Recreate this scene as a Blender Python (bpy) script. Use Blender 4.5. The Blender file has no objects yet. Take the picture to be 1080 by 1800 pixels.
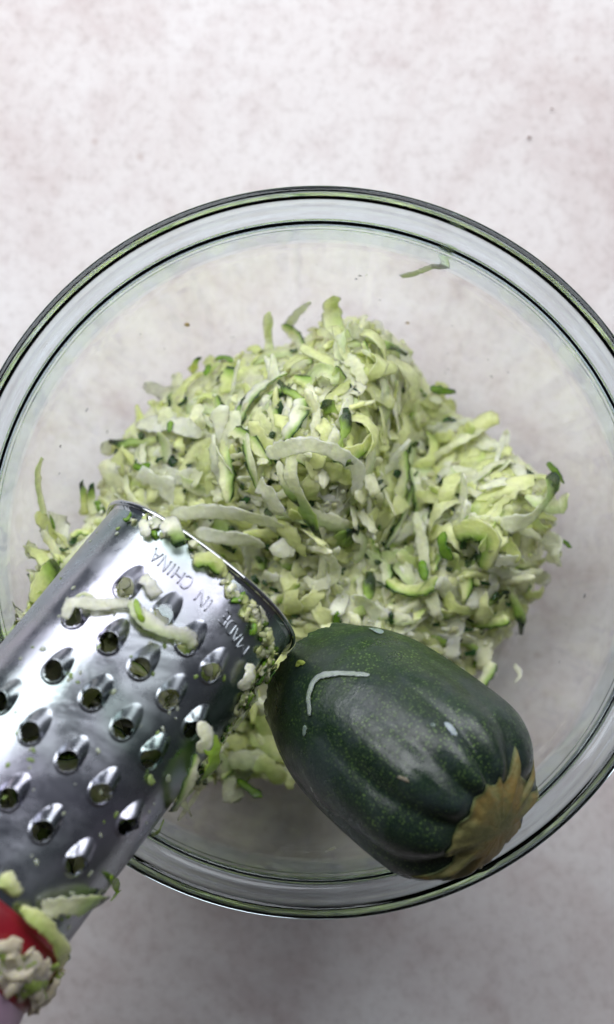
import bpy, bmesh, math, random
import numpy as np
from mathutils import Vector, Matrix, noise
R = random.Random(7)
sc = bpy.context.scene
C = sc.collection
PI = math.pi

# ---------------------------------------------------------------- camera, light, exposure
CAM = (-0.004, 0.0143, 0.71)
FPX = 2981.0            # focal length in photo pixels (photo 1080 x 1800)
cam = bpy.data.cameras.new('camera'); camo = bpy.data.objects.new('camera', cam); C.objects.link(camo)
camo.location = CAM; camo.rotation_euler = (0, 0, 0)
cam.sensor_fit = 'VERTICAL'; cam.sensor_height = 36; cam.lens = 36*FPX/1800
cam.clip_start = 0.01; cam.clip_end = 20
cam.dof.use_dof = True; cam.dof.focus_distance = 0.606; cam.dof.aperture_fstop = 5.2
sc.camera = camo
w = bpy.data.worlds.new('World'); sc.world = w; w.use_nodes = True
nt = w.node_tree; bg = nt.nodes['Background']
tc = nt.nodes.new('ShaderNodeTexCoord'); sx = nt.nodes.new('ShaderNodeSeparateXYZ')
mr = nt.nodes.new('ShaderNodeMapRange'); cr = nt.nodes.new('ShaderNodeValToRGB')
nt.links.new(tc.outputs['Generated'], sx.inputs[0]); nt.links.new(sx.outputs['Y'], mr.inputs['Value'])
mr.inputs['From Min'].default_value = -1; mr.inputs['From Max'].default_value = 1
nt.links.new(mr.outputs[0], cr.inputs[0]); nt.links.new(cr.outputs[0], bg.inputs[0])
cr.color_ramp.elements[0].color = (0.050, 0.040, 0.036, 1); cr.color_ramp.elements[1].color = (0.12, 0.14, 0.17, 1)
cr.color_ramp.elements[1].position = 0.95
bg.inputs['Strength'].default_value = 0.75

def area(name, loc, target, sx_, sy_, power, col):
    l = bpy.data.lights.new(name, 'AREA'); l.shape = 'RECTANGLE'; l.size = sx_; l.size_y = sy_
    l.energy = power; l.color = col
    o = bpy.data.objects.new(name, l); C.objects.link(o); o.location = loc
    d = Vector(target)-Vector(loc); o.rotation_euler = d.to_track_quat('-Z', 'Y').to_euler()
    return o
area('window_light', (-0.43, 0.57, 0.64), (-0.08, 0.05, 0.03), 0.76, 0.66, 8.3, (0.940, 0.960, 1.0))
area('window_light', (0.37, 0.60, 0.64), (0.04, 0.05, 0.03), 0.70, 0.66, 6.2, (0.940, 0.960, 1.0))
sc.view_settings.view_transform = 'Standard'; sc.view_settings.look = 'None'
sc.view_settings.exposure = 0; sc.view_settings.gamma = 1
sc.render.engine = 'CYCLES'
cy = sc.cycles
cy.use_denoising = True; cy.caustics_refractive = True; cy.caustics_reflective = False
cy.max_bounces = 14; cy.transmission_bounces = 12; cy.diffuse_bounces = 4; cy.glossy_bounces = 5; cy.transparent_max_bounces = 12
cy.blur_glossy = 0.0; cy.sample_clamp_indirect = 20.0

def P(px, py, z):
    d = CAM[2]-z
    return np.array([CAM[0]+(px-540)/FPX*d, CAM[1]-(py-900)/FPX*d, z])
def proj(p):
    p = np.asarray(p); d = CAM[2]-p[..., 2]
    return 540+(p[..., 0]-CAM[0])*FPX/d, 900-(p[..., 1]-CAM[1])*FPX/d

# ---------------------------------------------------------------- helpers
def link(name, me, m, parent=None, smooth=True, **props):
    o = bpy.data.objects.new(name, me); C.objects.link(o)
    if m and not me.materials: me.materials.append(m)
    if parent: o.parent = parent
    for k, v in props.items(): o[k] = v
    return o
def mesh(name, verts, faces, tint=None, smooth=True):
    me = bpy.data.meshes.new(name)
    verts = np.asarray(verts, dtype=np.float64)
    me.from_pydata(verts.tolist() if len(faces) < 20000 else verts, [], faces if isinstance(faces, list) else faces.tolist())
    if smooth: me.shade_smooth()
    if tint is not None:
        a = me.color_attributes.new('tint', 'FLOAT_COLOR', 'POINT')
        t = np.ones((len(verts), 4), np.float32); t[:, :np.shape(tint)[1]] = tint
        a.data.foreach_set('color', t.ravel())
    me.update()
    return me
def empty(name, loc, label, cat, group=None):
    o = bpy.data.objects.new(name, None); C.objects.link(o); o.location = loc; o.empty_display_size = .01
    o['label'] = label; o['category'] = cat
    if group: o['group'] = group
    return o
def part(name, me, m, root, **props):
    o = link(name, me, m, root, **props)
    o.matrix_parent_inverse = Matrix.Translation(-Vector(root.location))
    return o
def grid_faces(nu, nv, closed_v=False, flip=False, off=0):
    f = []
    mv = nv if closed_v else nv-1
    for i in range(nu-1):
        for j in range(mv):
            a = off+i*nv+j; b = off+i*nv+(j+1) % nv; c = off+(i+1)*nv+(j+1) % nv; d = off+(i+1)*nv+j
            f.append([a, d, c, b] if flip else [a, b, c, d])
    return f
def catmull(pts, n):
    pts = np.asarray(pts, float); m = len(pts); out = []
    q = np.vstack([2*pts[0]-pts[1], pts, 2*pts[-1]-pts[-2]])
    for i in range(m-1):
        p0, p1, p2, p3 = q[i:i+4]
        for k in range(n):
            t = k/n
            out.append(.5*((2*p1)+(-p0+p2)*t+(2*p0-5*p1+4*p2-p3)*t*t+(-p0+3*p1-3*p2+p3)*t**3))
    out.append(pts[-1]); return np.array(out)
def sm(a, b, x):
    t = np.clip((x-a)/(b-a), 0, 1); return t*t*(3-2*t)

# ---------------------------------------------------------------- materials
def mat(name):
    m = bpy.data.materials.new(name); m.use_nodes = True
    n = m.node_tree.nodes; return m, n, m.node_tree.links, n['Principled BSDF']
def ramp(n, l, src, stops):
    r = n.new('ShaderNodeValToRGB'); l.new(src, r.inputs[0]); e = r.color_ramp.elements
    e[0].position, e[0].color = stops[0][0], (*stops[0][1], 1); e[1].position, e[1].color = stops[-1][0], (*stops[-1][1], 1)
    for p, c in stops[1:-1]:
        x = e.new(p); x.color = (*c, 1)
    return r.outputs[0]
def noise_n(n, l, vec, scale, detail=4, rough=.55, dist=0):
    t = n.new('ShaderNodeTexNoise'); t.inputs['Scale'].default_value = scale; t.inputs['Detail'].default_value = detail
    t.inputs['Roughness'].default_value = rough; t.inputs['Distortion'].default_value = dist
    if vec is not None: l.new(vec, t.inputs['Vector'])
    return t.outputs['Fac']
def mixc(n, l, fac, a, b, mode='MIX'):
    x = n.new('ShaderNodeMix'); x.data_type = 'RGBA'; x.blend_type = mode
    for s, v in ((x.inputs[0], fac), (x.inputs[6], a), (x.inputs[7], b)):
        if isinstance(v, (int, float)): s.default_value = v
        elif isinstance(v, tuple): s.default_value = (*v, 1)
        else: l.new(v, s)
    return x.outputs[2]
def bump(n, l, h, strength, dist, nrm=None):
    b = n.new('ShaderNodeBump'); b.inputs['Strength'].default_value = strength; b.inputs['Distance'].default_value = dist
    l.new(h, b.inputs['Height'])
    if nrm: l.new(nrm, b.inputs['Normal'])
    return b.outputs[0]

def m_table():
    m, n, l, b = mat('mottled plaster')
    co = n.new('ShaderNodeTexCoord').outputs['Object']
    big = noise_n(n, l, co, 9, 7, .68, .5)
    mid = noise_n(n, l, co, 28, 6, .62, .4)
    fine = noise_n(n, l, co, 210, 5, .7)
    c1 = ramp(n, l, big, [(.30, (.62, .545, .53)), (.48, (.735, .693, .683)), (.68, (.785, .762, .757))])
    m2 = ramp(n, l, mid, [(.50, (0, 0, 0)), (.60, (.26, .26, .26)), (.72, (.85, .85, .85))])
    c2 = mixc(n, l, m2, c1, (.56, .47, .46))
    f2 = ramp(n, l, fine, [(.30, (.78, .75, .74)), (.50, (.965, .955, .955)), (.66, (1, 1, 1))])
    c3 = mixc(n, l, .8, c2, f2, 'MULTIPLY')
    sp = n.new('ShaderNodeTexVoronoi'); sp.inputs['Scale'].default_value = 46; l.new(co, sp.inputs['Vector'])
    sp2 = ramp(n, l, sp.outputs['Distance'], [(.03, (1, 1, 1)), (.10, (0, 0, 0))])
    gate = ramp(n, l, noise_n(n, l, co, 15, 2), [(.54, (0, 0, 0)), (.62, (.55, .55, .55))])
    g = mixc(n, l, 1.0, sp2, gate, 'MULTIPLY')
    c4 = mixc(n, l, g, c3, (.46, .36, .33))
    l.new(c4, b.inputs['Base Color']); b.inputs['Roughness'].default_value = .62
    b.inputs['Specular IOR Level'].default_value = .25
    l.new(bump(n, l, fine, .25, .0006), b.inputs['Normal'])
    return m
def m_glass(name='clear glass', col=(.992, .997, .995, 1)):
    m, n, l, b = mat(name)
    n.remove(b); g = n.new('ShaderNodeBsdfGlass'); g.inputs['Color'].default_value = col
    g.inputs['IOR'].default_value = 1.46; g.inputs['Roughness'].default_value = 0
    l.new(g.outputs[0], n['Material Output'].inputs['Surface'])
    return m
def m_thin():
    m, n, l, b = mat('thin clear glass')
    n.remove(b); lw = n.new('ShaderNodeLayerWeight')
    pw = n.new('ShaderNodeMath'); pw.operation = 'POWER'; l.new(lw.outputs['Facing'], pw.inputs[0]); pw.inputs[1].default_value = 5
    f = n.new('ShaderNodeMath'); f.operation = 'MULTIPLY_ADD'; l.new(pw.outputs[0], f.inputs[0]); f.inputs[1].default_value = .85; f.inputs[2].default_value = .036
    t = n.new('ShaderNodeBsdfTransparent'); t.inputs[0].default_value = (.985, .993, .990, 1)
    g = n.new('ShaderNodeBsdfGlossy'); g.inputs['Roughness'].default_value = .03
    x = n.new('ShaderNodeMixShader'); l.new(f.outputs[0], x.inputs[0]); l.new(t.outputs[0], x.inputs[1]); l.new(g.outputs[0], x.inputs[2])
    l.new(x.outputs[0], n['Material Output'].inputs['Surface'])
    return m
def m_flesh(name='courgette flesh', wet=.14):
    m, n, l, b = mat(name)
    at = n.new('ShaderNodeAttribute'); at.attribute_name = 'tint'
    co = n.new('ShaderNodeTexCoord').outputs['Object']
    f = noise_n(n, l, co, 520, 4, .6); f2 = noise_n(n, l, co, 130, 3)
    v = ramp(n, l, f2, [(.3, (.93, .96, .84)), (.7, (1, 1, 1))])
    col = mixc(n, l, .7, at.outputs['Color'], v, 'MULTIPLY')
    l.new(col, b.inputs['Base Color'])
    b.inputs['Roughness'].default_value = wet; b.inputs['IOR'].default_value = 1.36
    b.inputs['Subsurface Weight'].default_value = .6; b.inputs['Subsurface Radius'].default_value = (.9, 1.0, .45)
    b.inputs['Subsurface Scale'].default_value = .0016
    b.inputs['Coat Weight'].default_value = .45; b.inputs['Coat Roughness'].default_value = .05
    nb = bump(n, l, f, .7, .00030); l.new(bump(n, l, f2, .6, .0012, nb), b.inputs['Normal'])
    f3 = noise_n(n, l, co, 620, 3, .55)
    l.new(bump(n, l, f3, 1.0, .0011), b.inputs['Coat Normal'])
    tr = n.new('ShaderNodeBsdfTranslucent'); l.new(col, tr.inputs['Color'])
    ms = n.new('ShaderNodeMixShader'); ms.inputs[0].default_value = .20
    l.new(b.outputs[0], ms.inputs[1]); l.new(tr.outputs[0], ms.inputs[2])
    tp = n.new('ShaderNodeBsdfTransparent'); tp.inputs[0].default_value = (.98, 1, .92, 1)
    m2 = n.new('ShaderNodeMixShader'); wr_ = n.new('ShaderNodeMapRange')
    wr_.inputs['From Min'].default_value = .40; wr_.inputs['From Max'].default_value = .66; wr_.inputs['To Min'].default_value = .06; wr_.inputs['To Max'].default_value = .46
    gm = n.new('ShaderNodeNewGeometry'); l.new(noise_n(n, l, gm.outputs['Position'], 95, 3, .6), wr_.inputs['Value']); l.new(wr_.outputs[0], m2.inputs[0])
    l.new(ms.outputs[0], m2.inputs[1]); l.new(tp.outputs[0], m2.inputs[2])
    l.new(m2.outputs[0], n['Material Output'].inputs['Surface'])
    return m
def m_steel(name, rough=.10, smudge=True):
    m, n, l, b = mat(name)
    co = n.new('ShaderNodeTexCoord').outputs['Object']
    b.inputs['Metallic'].default_value = 1
    b.inputs['Base Color'].default_value = (.52, .53, .55, 1)
    big = noise_n(n, l, co, 34, 3, .5, .8)
    if smudge:
        c = ramp(n, l, noise_n(n, l, co, 22, 3, .5, .6), [(.3, (.24, .33, .29)), (.5, (.35, .38, .40)), (.7, (.42, .41, .49))])
        l.new(c, b.inputs['Base Color'])
        r = n.new('ShaderNodeMapRange'); r.inputs['From Min'].default_value = .4; r.inputs['From Max'].default_value = .62
        r.inputs['To Min'].default_value = rough; r.inputs['To Max'].default_value = rough+.16
        l.new(noise_n(n, l, co, 60, 5, .6), r.inputs['Value']); l.new(r.outputs[0], b.inputs['Roughness'])
        l.new(bump(n, l, big, .16, .0030, bump(n, l, noise_n(n, l, co, 900, 3), .05, .0003)), b.inputs['Normal'])
    else:
        b.inputs['Roughness'].default_value = rough
    return m
def m_skin():
    m, n, l, b = mat('dark green skin')
    at = n.new('ShaderNodeAttribute'); at.attribute_name = 'uvw'
    co = n.new('ShaderNodeTexCoord').outputs['Object']
    base = ramp(n, l, noise_n(n, l, co, 55, 4), [(.3, (.007, .015, .011)), (.7, (.012, .026, .015))])
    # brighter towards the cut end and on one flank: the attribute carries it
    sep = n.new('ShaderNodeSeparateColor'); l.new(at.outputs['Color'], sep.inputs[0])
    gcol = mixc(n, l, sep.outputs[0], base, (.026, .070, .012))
    v = n.new('ShaderNodeTexVoronoi'); v.inputs['Scale'].default_value = 780; v.inputs['Randomness'].default_value = 1
    l.new(co, v.inputs['Vector'])
    sp = ramp(n, l, v.outputs['Distance'], [(.16, (1, 1, 1)), (.40, (0, 0, 0))])
    gt = ramp(n, l, noise_n(n, l, co, 45, 6, .7), [(.42, (.05, .05, .05)), (.62, (.9, .9, .9))])
    s2 = mixc(n, l, 1.0, sp, gt, 'MULTIPLY')
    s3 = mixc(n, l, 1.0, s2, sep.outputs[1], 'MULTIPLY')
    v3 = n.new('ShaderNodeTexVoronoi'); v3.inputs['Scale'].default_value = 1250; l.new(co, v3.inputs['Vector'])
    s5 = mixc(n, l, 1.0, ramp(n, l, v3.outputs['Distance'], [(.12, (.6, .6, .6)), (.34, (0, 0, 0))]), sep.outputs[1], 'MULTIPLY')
    gcol = mixc(n, l, s5, gcol, (.075, .135, .045))
    c = mixc(n, l, s3, gcol, (.14, .23, .06))
    bl = ramp(n, l, noise_n(n, l, co, 32, 5, .7, 1.2), [(.48, (0, 0, 0)), (.62, (.60, .60, .60))])
    c = mixc(n, l, bl, c, (.026, .038, .040))
    l.new(c, b.inputs['Base Color'])
    r = n.new('ShaderNodeMapRange'); r.inputs['To Min'].default_value = .10; r.inputs['To Max'].default_value = .62
    r.inputs['From Min'].default_value = .25; r.inputs['From Max'].default_value = .75
    l.new(noise_n(n, l, co, 70, 7, .72, .8), r.inputs['Value']); l.new(r.outputs[0], b.inputs['Roughness'])
    b.inputs['IOR'].default_value = 1.5
    b.inputs['Sheen Weight'].default_value = .0
    hb = bump(n, l, v.outputs['Distance'], .10, .0004)
    l.new(bump(n, l, noise_n(n, l, co, 110, 6, .65), .32, .0016, hb), b.inputs['Normal'])
    return m
def m_simple(name, col, rough, var=.25, scale=150, spec=.5, sss=0, bumpd=.0006, bs=.3):
    m, n, l, b = mat(name)
    co = n.new('ShaderNodeTexCoord').outputs['Object']
    f = noise_n(n, l, co, scale, 5, .6)
    c = ramp(n, l, f, [(.3, tuple(x*(1-var) for x in col)), (.7, tuple(min(1, x*(1+var)) for x in col))])
    l.new(c, b.inputs['Base Color']); b.inputs['Roughness'].default_value = rough
    b.inputs['Specular IOR Level'].default_value = spec
    if sss: b.inputs['Subsurface Weight'].default_value = sss; b.inputs['Subsurface Radius'].default_value = (.004, .004, .002); b.inputs['Subsurface Scale'].default_value = 1
    l.new(bump(n, l, f, bs, bumpd), b.inputs['Normal'])
    return m
def m_calyx():
    m, n, l, b = mat('dry stem')
    co = n.new('ShaderNodeTexCoord').outputs['Object']
    c = ramp(n, l, noise_n(n, l, co, 60, 4, .6, .6), [(.28, (.105, .115, .035)), (.46, (.200, .190, .070)), (.60, (.26, .180, .050)), (.72, (.24, .235, .10))])
    f = noise_n(n, l, co, 420, 5, .7)
    c2 = mixc(n, l, .6, c, ramp(n, l, f, [(.3, (.6, .6, .5)), (.6, (1, 1, 1))]), 'MULTIPLY')
    at = n.new('ShaderNodeAttribute'); at.attribute_name = 'tint'
    c2 = mixc(n, l, 1.0, c2, at.outputs['Color'], 'MULTIPLY')
    l.new(c2, b.inputs['Base Color']); b.inputs['Roughness'].default_value = .6
    l.new(bump(n, l, f, .5, .0008), b.inputs['Normal'])
    return m
M = dict(table=m_table(), glass=m_glass('clear glass', (.998, 1, .999, 1)), rim=m_glass('thick green tinged glass', (.91, .950, .966, 1)), flesh=m_flesh(), steel=m_steel('polished steel', .21), steel2=m_steel('bright steel', .07, False),
         skin=m_skin(), calyx=m_calyx(),
         red=m_simple('red plastic', (.22, .008, .016), .30, .15, 60),
         sky_sheen=m_simple('plastic with painted sky sheen', (.36, .24, .33), .35, .10, 40),  # mauve base colour paints in the sky's reflection on the glossy red handle
         crumb=m_simple('dry crumb', (.50, .36, .12), .7, .4, 900),
         brown=m_simple('brown crumb', (.16, .06, .03), .7, .4, 900))

# ---------------------------------------------------------------- the setting: table
n_ = 60
vs = []; 
for i in range(n_+1):
    for j in range(n_+1):
        vs.append(((i/n_-.5)*1.1, (j/n_-.5)*1.3, 0))
tb = link('tabletop', mesh('tabletop', vs, grid_faces(n_+1, n_+1, flip=True)), M['table'], kind='structure',
          label='mottled white plaster tabletop under the bowl')

# ---------------------------------------------------------------- glass bowl
Z0 = .0012
outer = [(.0001, 0.0), (.030, 0.0), (.052, 0.0), (.062, .0010), (.072, .0045), (.084, .0125), (.096, .0265), (.1062, .0455), (.1138, .066), (.1175, .0800)]
rim = [(.1175, .0800), (.1195, .0895), (.1200, .0937), (.1208, .0955), (.1222, .0960), (.1234, .0962), (.1246, .0967), (.1256, .0983), (.1270, .1018), (.1285, .1052), (.1297, .1080), (.1298, .1090), (.1294, .1100), (.1283, .1106), (.1262, .1106), (.1245, .1092), (.1236, .1066), (.1229, .1038), (.1218, .1018), (.1206, .1008), (.1190, .1002), (.1178, .0997), (.1169, .0982), (.1164, .0945), (.1142, .0800)]
inner = [(.1142, .0800), (.1104, .067), (.1030, .048), (.0928, .0302), (.0815, .0175), (.070, .0092), (.058, .0058), (.045, .005), (.025, .005), (.0001, .005)]
outer, rim, inner = [np.array(catmull(a, k)) for a, k in ((outer, 6), (rim, 6), (inner, 6))]
_ri = inner[::-1]
def zfloor(r): return np.interp(r, _ri[:, 0], _ri[:, 1])+Z0
def lathe(prof, n, cap0=False, cap1=False):
    v = []
    for r, z in prof:
        for k in range(n):
            a = 2*PI*k/n; v.append((r*math.cos(a), r*math.sin(a), z+Z0))
    f = grid_faces(len(prof), n, True)
    return v, f
NB = 256
bowl = empty('glass_bowl', (0, 0, 0), 'large clear glass mixing bowl with a thick rolled rim holding the grated courgette', 'bowl')
vo, fo = lathe(outer, NB); vi, fi = lathe(inner, NB)
k = len(vo)
wallf = fo+[[a+k for a in q] for q in fi]
# orientation: outward normals
def orient(v, f, want_out=True):
    v = np.asarray(v); q = v[f[len(f)//3]]; return f
part('bowl_wall', mesh('bowl_wall', vo+vi, [q[::1] for q in wallf]), M['glass'], bowl)
vr, fr = lathe(rim, NB)
part('rim', mesh('rim', vr, fr), M['rim'], bowl)

# ---------------------------------------------------------------- shred generator
FL = [np.array(c) for c in ((.92, .95, .58), (.94, .96, .68), (.87, .93, .44), (.96, .97, .78), (.90, .94, .50), (.95, .96, .68))]
GREEN = np.array((.30, .50, .055)); DARK = np.array((.018, .055, .016)); MID = np.array((.10, .26, .025))
def ribbon(cl, nrm, W, T, rg, flesh, skin=None, hollow=.25, ragged=.12, ends=(.35, .35), nc=10):
    """solid shred along centreline cl with surface normals nrm; returns verts, faces, tint"""
    cl = np.asarray(cl, float); n = len(cl)
    tg = np.gradient(cl, axis=0); tg /= np.linalg.norm(tg, axis=1)[:, None]+1e-12
    nrm = np.asarray(nrm, float); nrm = nrm-tg*np.sum(nrm*tg, axis=1)[:, None]; nrm /= np.linalg.norm(nrm, axis=1)[:, None]+1e-12
    bi = np.cross(tg, nrm)
    u = np.linspace(0, 1, n)
    wp = np.minimum(1, ends[0]+(1-ends[0])*np.sqrt(np.clip(u/.16, 0, 1)))*np.minimum(1, ends[1]+(1-ends[1])*np.sqrt(np.clip((1-u)/.2, 0, 1)))
    pts = [(-1, 0), (-.8, .22), (-.4, .50), (.05, .62), (.5, .5), (.8, .25), (1, .02), (.75, -.22), (.3, -.42), (-.1, -.45), (-.6, -.28)]
    V = []; TT = []
    off = rg.random()*50; ph = rg.random()*9; fr = 2+rg.random()*4
    rL = [rg.gauss(0, ragged) for _ in range(n)]; rRt = [rg.gauss(0, ragged) for _ in range(n)]
    for i in range(n):
        ww = W*wp[i]*(1+.12*math.sin(fr*u[i]*3+ph))
        tt = T*(.55+.45*wp[i])
        for (x, y) in pts:
            xs = x*(1+(rL[i] if x < 0 else rRt[i])*abs(x))
            p = cl[i]+bi[i]*xs*ww*.5+nrm[i]*(y*tt+hollow*ww*.5*(x*x-.35))
            q_ = p*700+off; p = p+nrm[i]*noise.noise(Vector(q_))*T*.55+bi[i]*noise.noise(Vector(q_*1.6+7))*W*.09
            V.append(p)
            c = flesh.copy()
            if skin == 'edge':
                e = (xs+1)/2+.10*math.sin(fr*2*u[i]+ph)
                c = c+(GREEN-c)*sm(.38, .85, e)*.9
                if x >= .78: c = DARK.copy()
            elif skin == 'end':
                e = u[i]+.06*x
                c = c+(GREEN-c)*sm(.40, .80, e)*.85
                c = c+(DARK-c)*sm(.81, .86, e)
            elif skin == 'back':
                if y < -.25: c = DARK*.9+GREEN*.1
                elif abs(x) >= .9: c = GREEN*.8
            elif skin == 'all':
                c = MID*.8 if y > 0 else DARK.copy()
                if y > .45: c = GREEN*.7+MID*.3
            elif skin == 'tinge':
                c = c+(GREEN-c)*.45*sm(.1, .9, (xs+1)/2)
            TT.append(c)
    k = len(pts)
    F = []
    for i in range(n-1):
        for j in range(k):
            F.append([i*k+j, i*k+(j+1) % k, (i+1)*k+(j+1) % k, (i+1)*k+j])
    F.append(list(range(k-1, -1, -1))); F.append([(n-1)*k+j for j in range(k)])
    return np.array(V), F, np.array(TT)
def shred_local(rg, L, W, T, skin, flesh, n=19, curl=None, lat=None, twist=None):
    """a shred lying along x, its upper face towards +z"""
    curl = rg.gauss(0, .9) if curl is None else curl
    lat = rg.gauss(0, .9) if lat is None else lat
    twist = rg.gauss(0, .8) if twist is None else twist
    p = np.zeros(3); cl = []; nr = []; ds = L/(n-1)
    a0 = -curl/2; b0 = -lat/2; w1 = rg.gauss(0, .35); w2 = rg.random()*6
    for i in range(n):
        u = i/(n-1)
        a = a0+curl*u+w1*math.sin(5*u+w2); b = b0+lat*u+.25*w1*math.sin(7*u+w2)
        d = np.array([math.cos(a)*math.cos(b), math.cos(a)*math.sin(b), -math.sin(a)])
        cl.append(p.copy()); p = p+d*ds
        up = np.array([math.sin(a), 0, math.cos(a)]); sd = np.cross(up, d)
        t = twist*(u-.5)
        nr.append(up*math.cos(t)+sd*math.sin(t))
    cl = np.array(cl); cl -= cl.mean(axis=0)
    return ribbon(cl, nr, W, T, rg, flesh, skin, hollow=rg.uniform(-.2, .4), ragged=.20,
                  ends=(rg.uniform(.15, .8), rg.uniform(.1, .8)))

# ---------------------------------------------------------------- grater geometry (functions first: the heap avoids it)
GA, GB, GP = .0398, .0325, 2.35
G0 = P(345, 1024, .107); pitch = math.radians(20)
gd = np.array([-.607, -.796]); gd /= np.linalg.norm(gd)
GU = np.array([gd[0]*math.cos(pitch), gd[1]*math.cos(pitch), math.sin(pitch)])
GV = np.array([-gd[1], gd[0], 0.])
GN = np.cross(GU, GV); GN = GN if GN[2] > 0 else -GN
_th = np.linspace(0, 2*PI, 4001)
_cx = GA*np.sign(np.sin(_th))*np.abs(np.sin(_th))**(2/GP); _cz = GB*np.sign(np.cos(_th))*np.abs(np.cos(_th))**(2/GP)
_al = np.concatenate([[0], np.cumsum(np.hypot(np.diff(_cx), np.diff(_cz)))]); PER = _al[-1]
GLEN = .162
def gs(s, w_, h=0.0):
    """grater surface point: s along from the tip, w_ arc length from the top line, h outward"""
    s = np.asarray(s, float); w_ = np.mod(np.asarray(w_, float), PER)
    x = np.interp(w_, _al, _cx); z = np.interp(w_, _al, _cz)
    e = .0004
    x1 = np.interp(np.mod(w_+e, PER), _al, _cx); z1 = np.interp(np.mod(w_+e, PER), _al, _cz)
    x0 = np.interp(np.mod(w_-e, PER), _al, _cx); z0 = np.interp(np.mod(w_-e, PER), _al, _cz)
    nx, nz = -(z1-z0), (x1-x0); L = np.hypot(nx, nz)+1e-12; nx, nz = nx/L, nz/L
    k = 1-.012*np.exp(-s/.02)
    p = G0+s[..., None]*GU+((x*k+nx*h))[..., None]*GV+((z*k+nz*h))[..., None]*GN
    return p
def gnorm(s, w_):
    a = gs(np.float64(s), np.float64(w_), 0.); b = gs(np.float64(s), np.float64(w_), .001); return (b-a)/np.linalg.norm(b-a)
_S, _W = np.meshgrid(np.linspace(0, GLEN, 330), np.linspace(-PER*.3, PER*.3, 300), indexing='ij')
_gx, _gy = proj(gs(_S, _W))
def g_inv(px, py):
    i = np.argmin((_gx-px)**2+(_gy-py)**2); return _S.flat[i], _W.flat[i]
def g_in(p):
    d = np.asarray(p)-G0; s = d@GU; x = d@GV; z = d@GN
    return (s > -.002) & (s < .2) & ((np.abs(x)/(GA+.001))**GP+(np.abs(z)/(GB+.001))**GP < 1)

# ---------------------------------------------------------------- whole courgette geometry
K0 = P(552, 1194, .082); K1 = P(872, 1450, .137)
KL = np.linalg.norm(K1-K0); KU = (K1-K0)/KL
KV = np.cross(KU, [0, 0, 1.]); KV /= np.linalg.norm(KV); KN = np.cross(KV, KU)   # KV to lower-left or upper-right, KN up
_kt = np.array([0, .06, .14, .27, .45, .62, .78, .86, .92, .965, .99, 1.0])
_kr = np.array([.0240, .0265, .0300, .0336, .0356, .0360, .0350, .0320, .0268, .0192, .0106, 0.0001])
_kc = catmull(np.stack([_kt, _kr], 1), 12)
def krad(t): return np.interp(t, _kc[:, 0], _kc[:, 1])
def kpt(t, th, h=0.0):
    """courgette surface: t 0..1 from cut end to stem, th around (0 = up)"""
    t = np.asarray(t, float); th = np.asarray(th, float)
    thw = th+.14*np.sin(2*th+.6)+.07*np.sin(3*th+2)+.10*(1-t)*np.sin(th+.5)
    c = np.sqrt(np.cos(5*thw+2.05)**2+.05)/1.025
    fade = 1-sm(.935, .990, t)
    A = (.008+.098*sm(.22, .88, t))*(.06+.94*fade)
    var = 1+.45*np.sin(th*1.7+1)+.3*np.sin(th*4.3+2)
    rr = krad(t)*(1-A*var*(1-c**.75)+.012*np.sin(3*th+1)+.010*np.sin(9*t+2*th)*np.sin(2*th+1))+h
    bulge = .0045*sm(.80, .99, t)*(c-.35)*fade
    bend = .003*np.sin(PI*t)
    p = K0+(t*KL+bulge)[..., None]*KU+(rr*np.sin(th)-0*bend)[..., None]*KV+(rr*np.cos(th))[..., None]*KN
    return p
_T, _TH = np.meshgrid(np.linspace(0.0, .99, 240), np.linspace(-PI/2, PI/2, 260), indexing='ij')
_kp = kpt(_T, _TH); _kx, _ky = proj(_kp)
def k_on(px, py, h=0.0):
    d = (_kx-px)**2+(_ky-py)**2; i = np.argmin(d); t, th = _T.flat[i], _TH.flat[i]
    a = kpt(t, th, h); b = kpt(t, th, h+.002); return a, (b-a)/np.linalg.norm(b-a)
def k_in(p):
    d = np.asarray(p)-K0; t = d@KU/KL; r = np.hypot(d@KV, d@KN)
    return (t > -.03) & (t < 1) & (r < krad(np.clip(t, 0, 1))*.95)

# ---------------------------------------------------------------- the heap
POLY = np.array([(30, 1110), (50, 1040), (62, 990), (92, 958), (140, 925), (165, 880), (186, 815), (218, 752), (262, 712), (325, 668), (375, 632), (430, 616),
                 (480, 606), (530, 590), (572, 560), (620, 550), (675, 568), (712, 600), (738, 640), (768, 690), (805, 722), (850, 752), (905, 790), (955, 830),
                 (982, 868), (975, 930), (955, 990), (940, 1050), (915, 1098), (875, 1145), (835, 1185), (800, 1230), (700, 1330), (600, 1380), (510, 1378), (450, 1372), (400, 1366),
                 (340, 1392), (270, 1420), (180, 1400), (90, 1300), (40, 1200)], float)
def poly_dist(x, y):
    """signed distance (px) to the heap outline, positive inside"""
    x = np.asarray(x, float)[..., None]; y = np.asarray(y, float)[..., None]
    a = POLY; b = np.roll(POLY, -1, axis=0); d = b-a
    t = np.clip(((x-a[:, 0])*d[:, 0]+(y-a[:, 1])*d[:, 1])/(d**2).sum(1), 0, 1)
    dist = np.hypot(x-a[:, 0]-t*d[:, 0], y-a[:, 1]-t*d[:, 1]).min(-1)
    cond = (a[:, 1] > y) != (b[:, 1] > y)
    xi = (b[:, 0]-a[:, 0])*(y-a[:, 1])/(b[:, 1]-a[:, 1]+1e-9)+a[:, 0]
    ins = (cond & (x < xi)).sum(-1) % 2 == 1
    return np.where(ins, dist, -dist)
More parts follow.
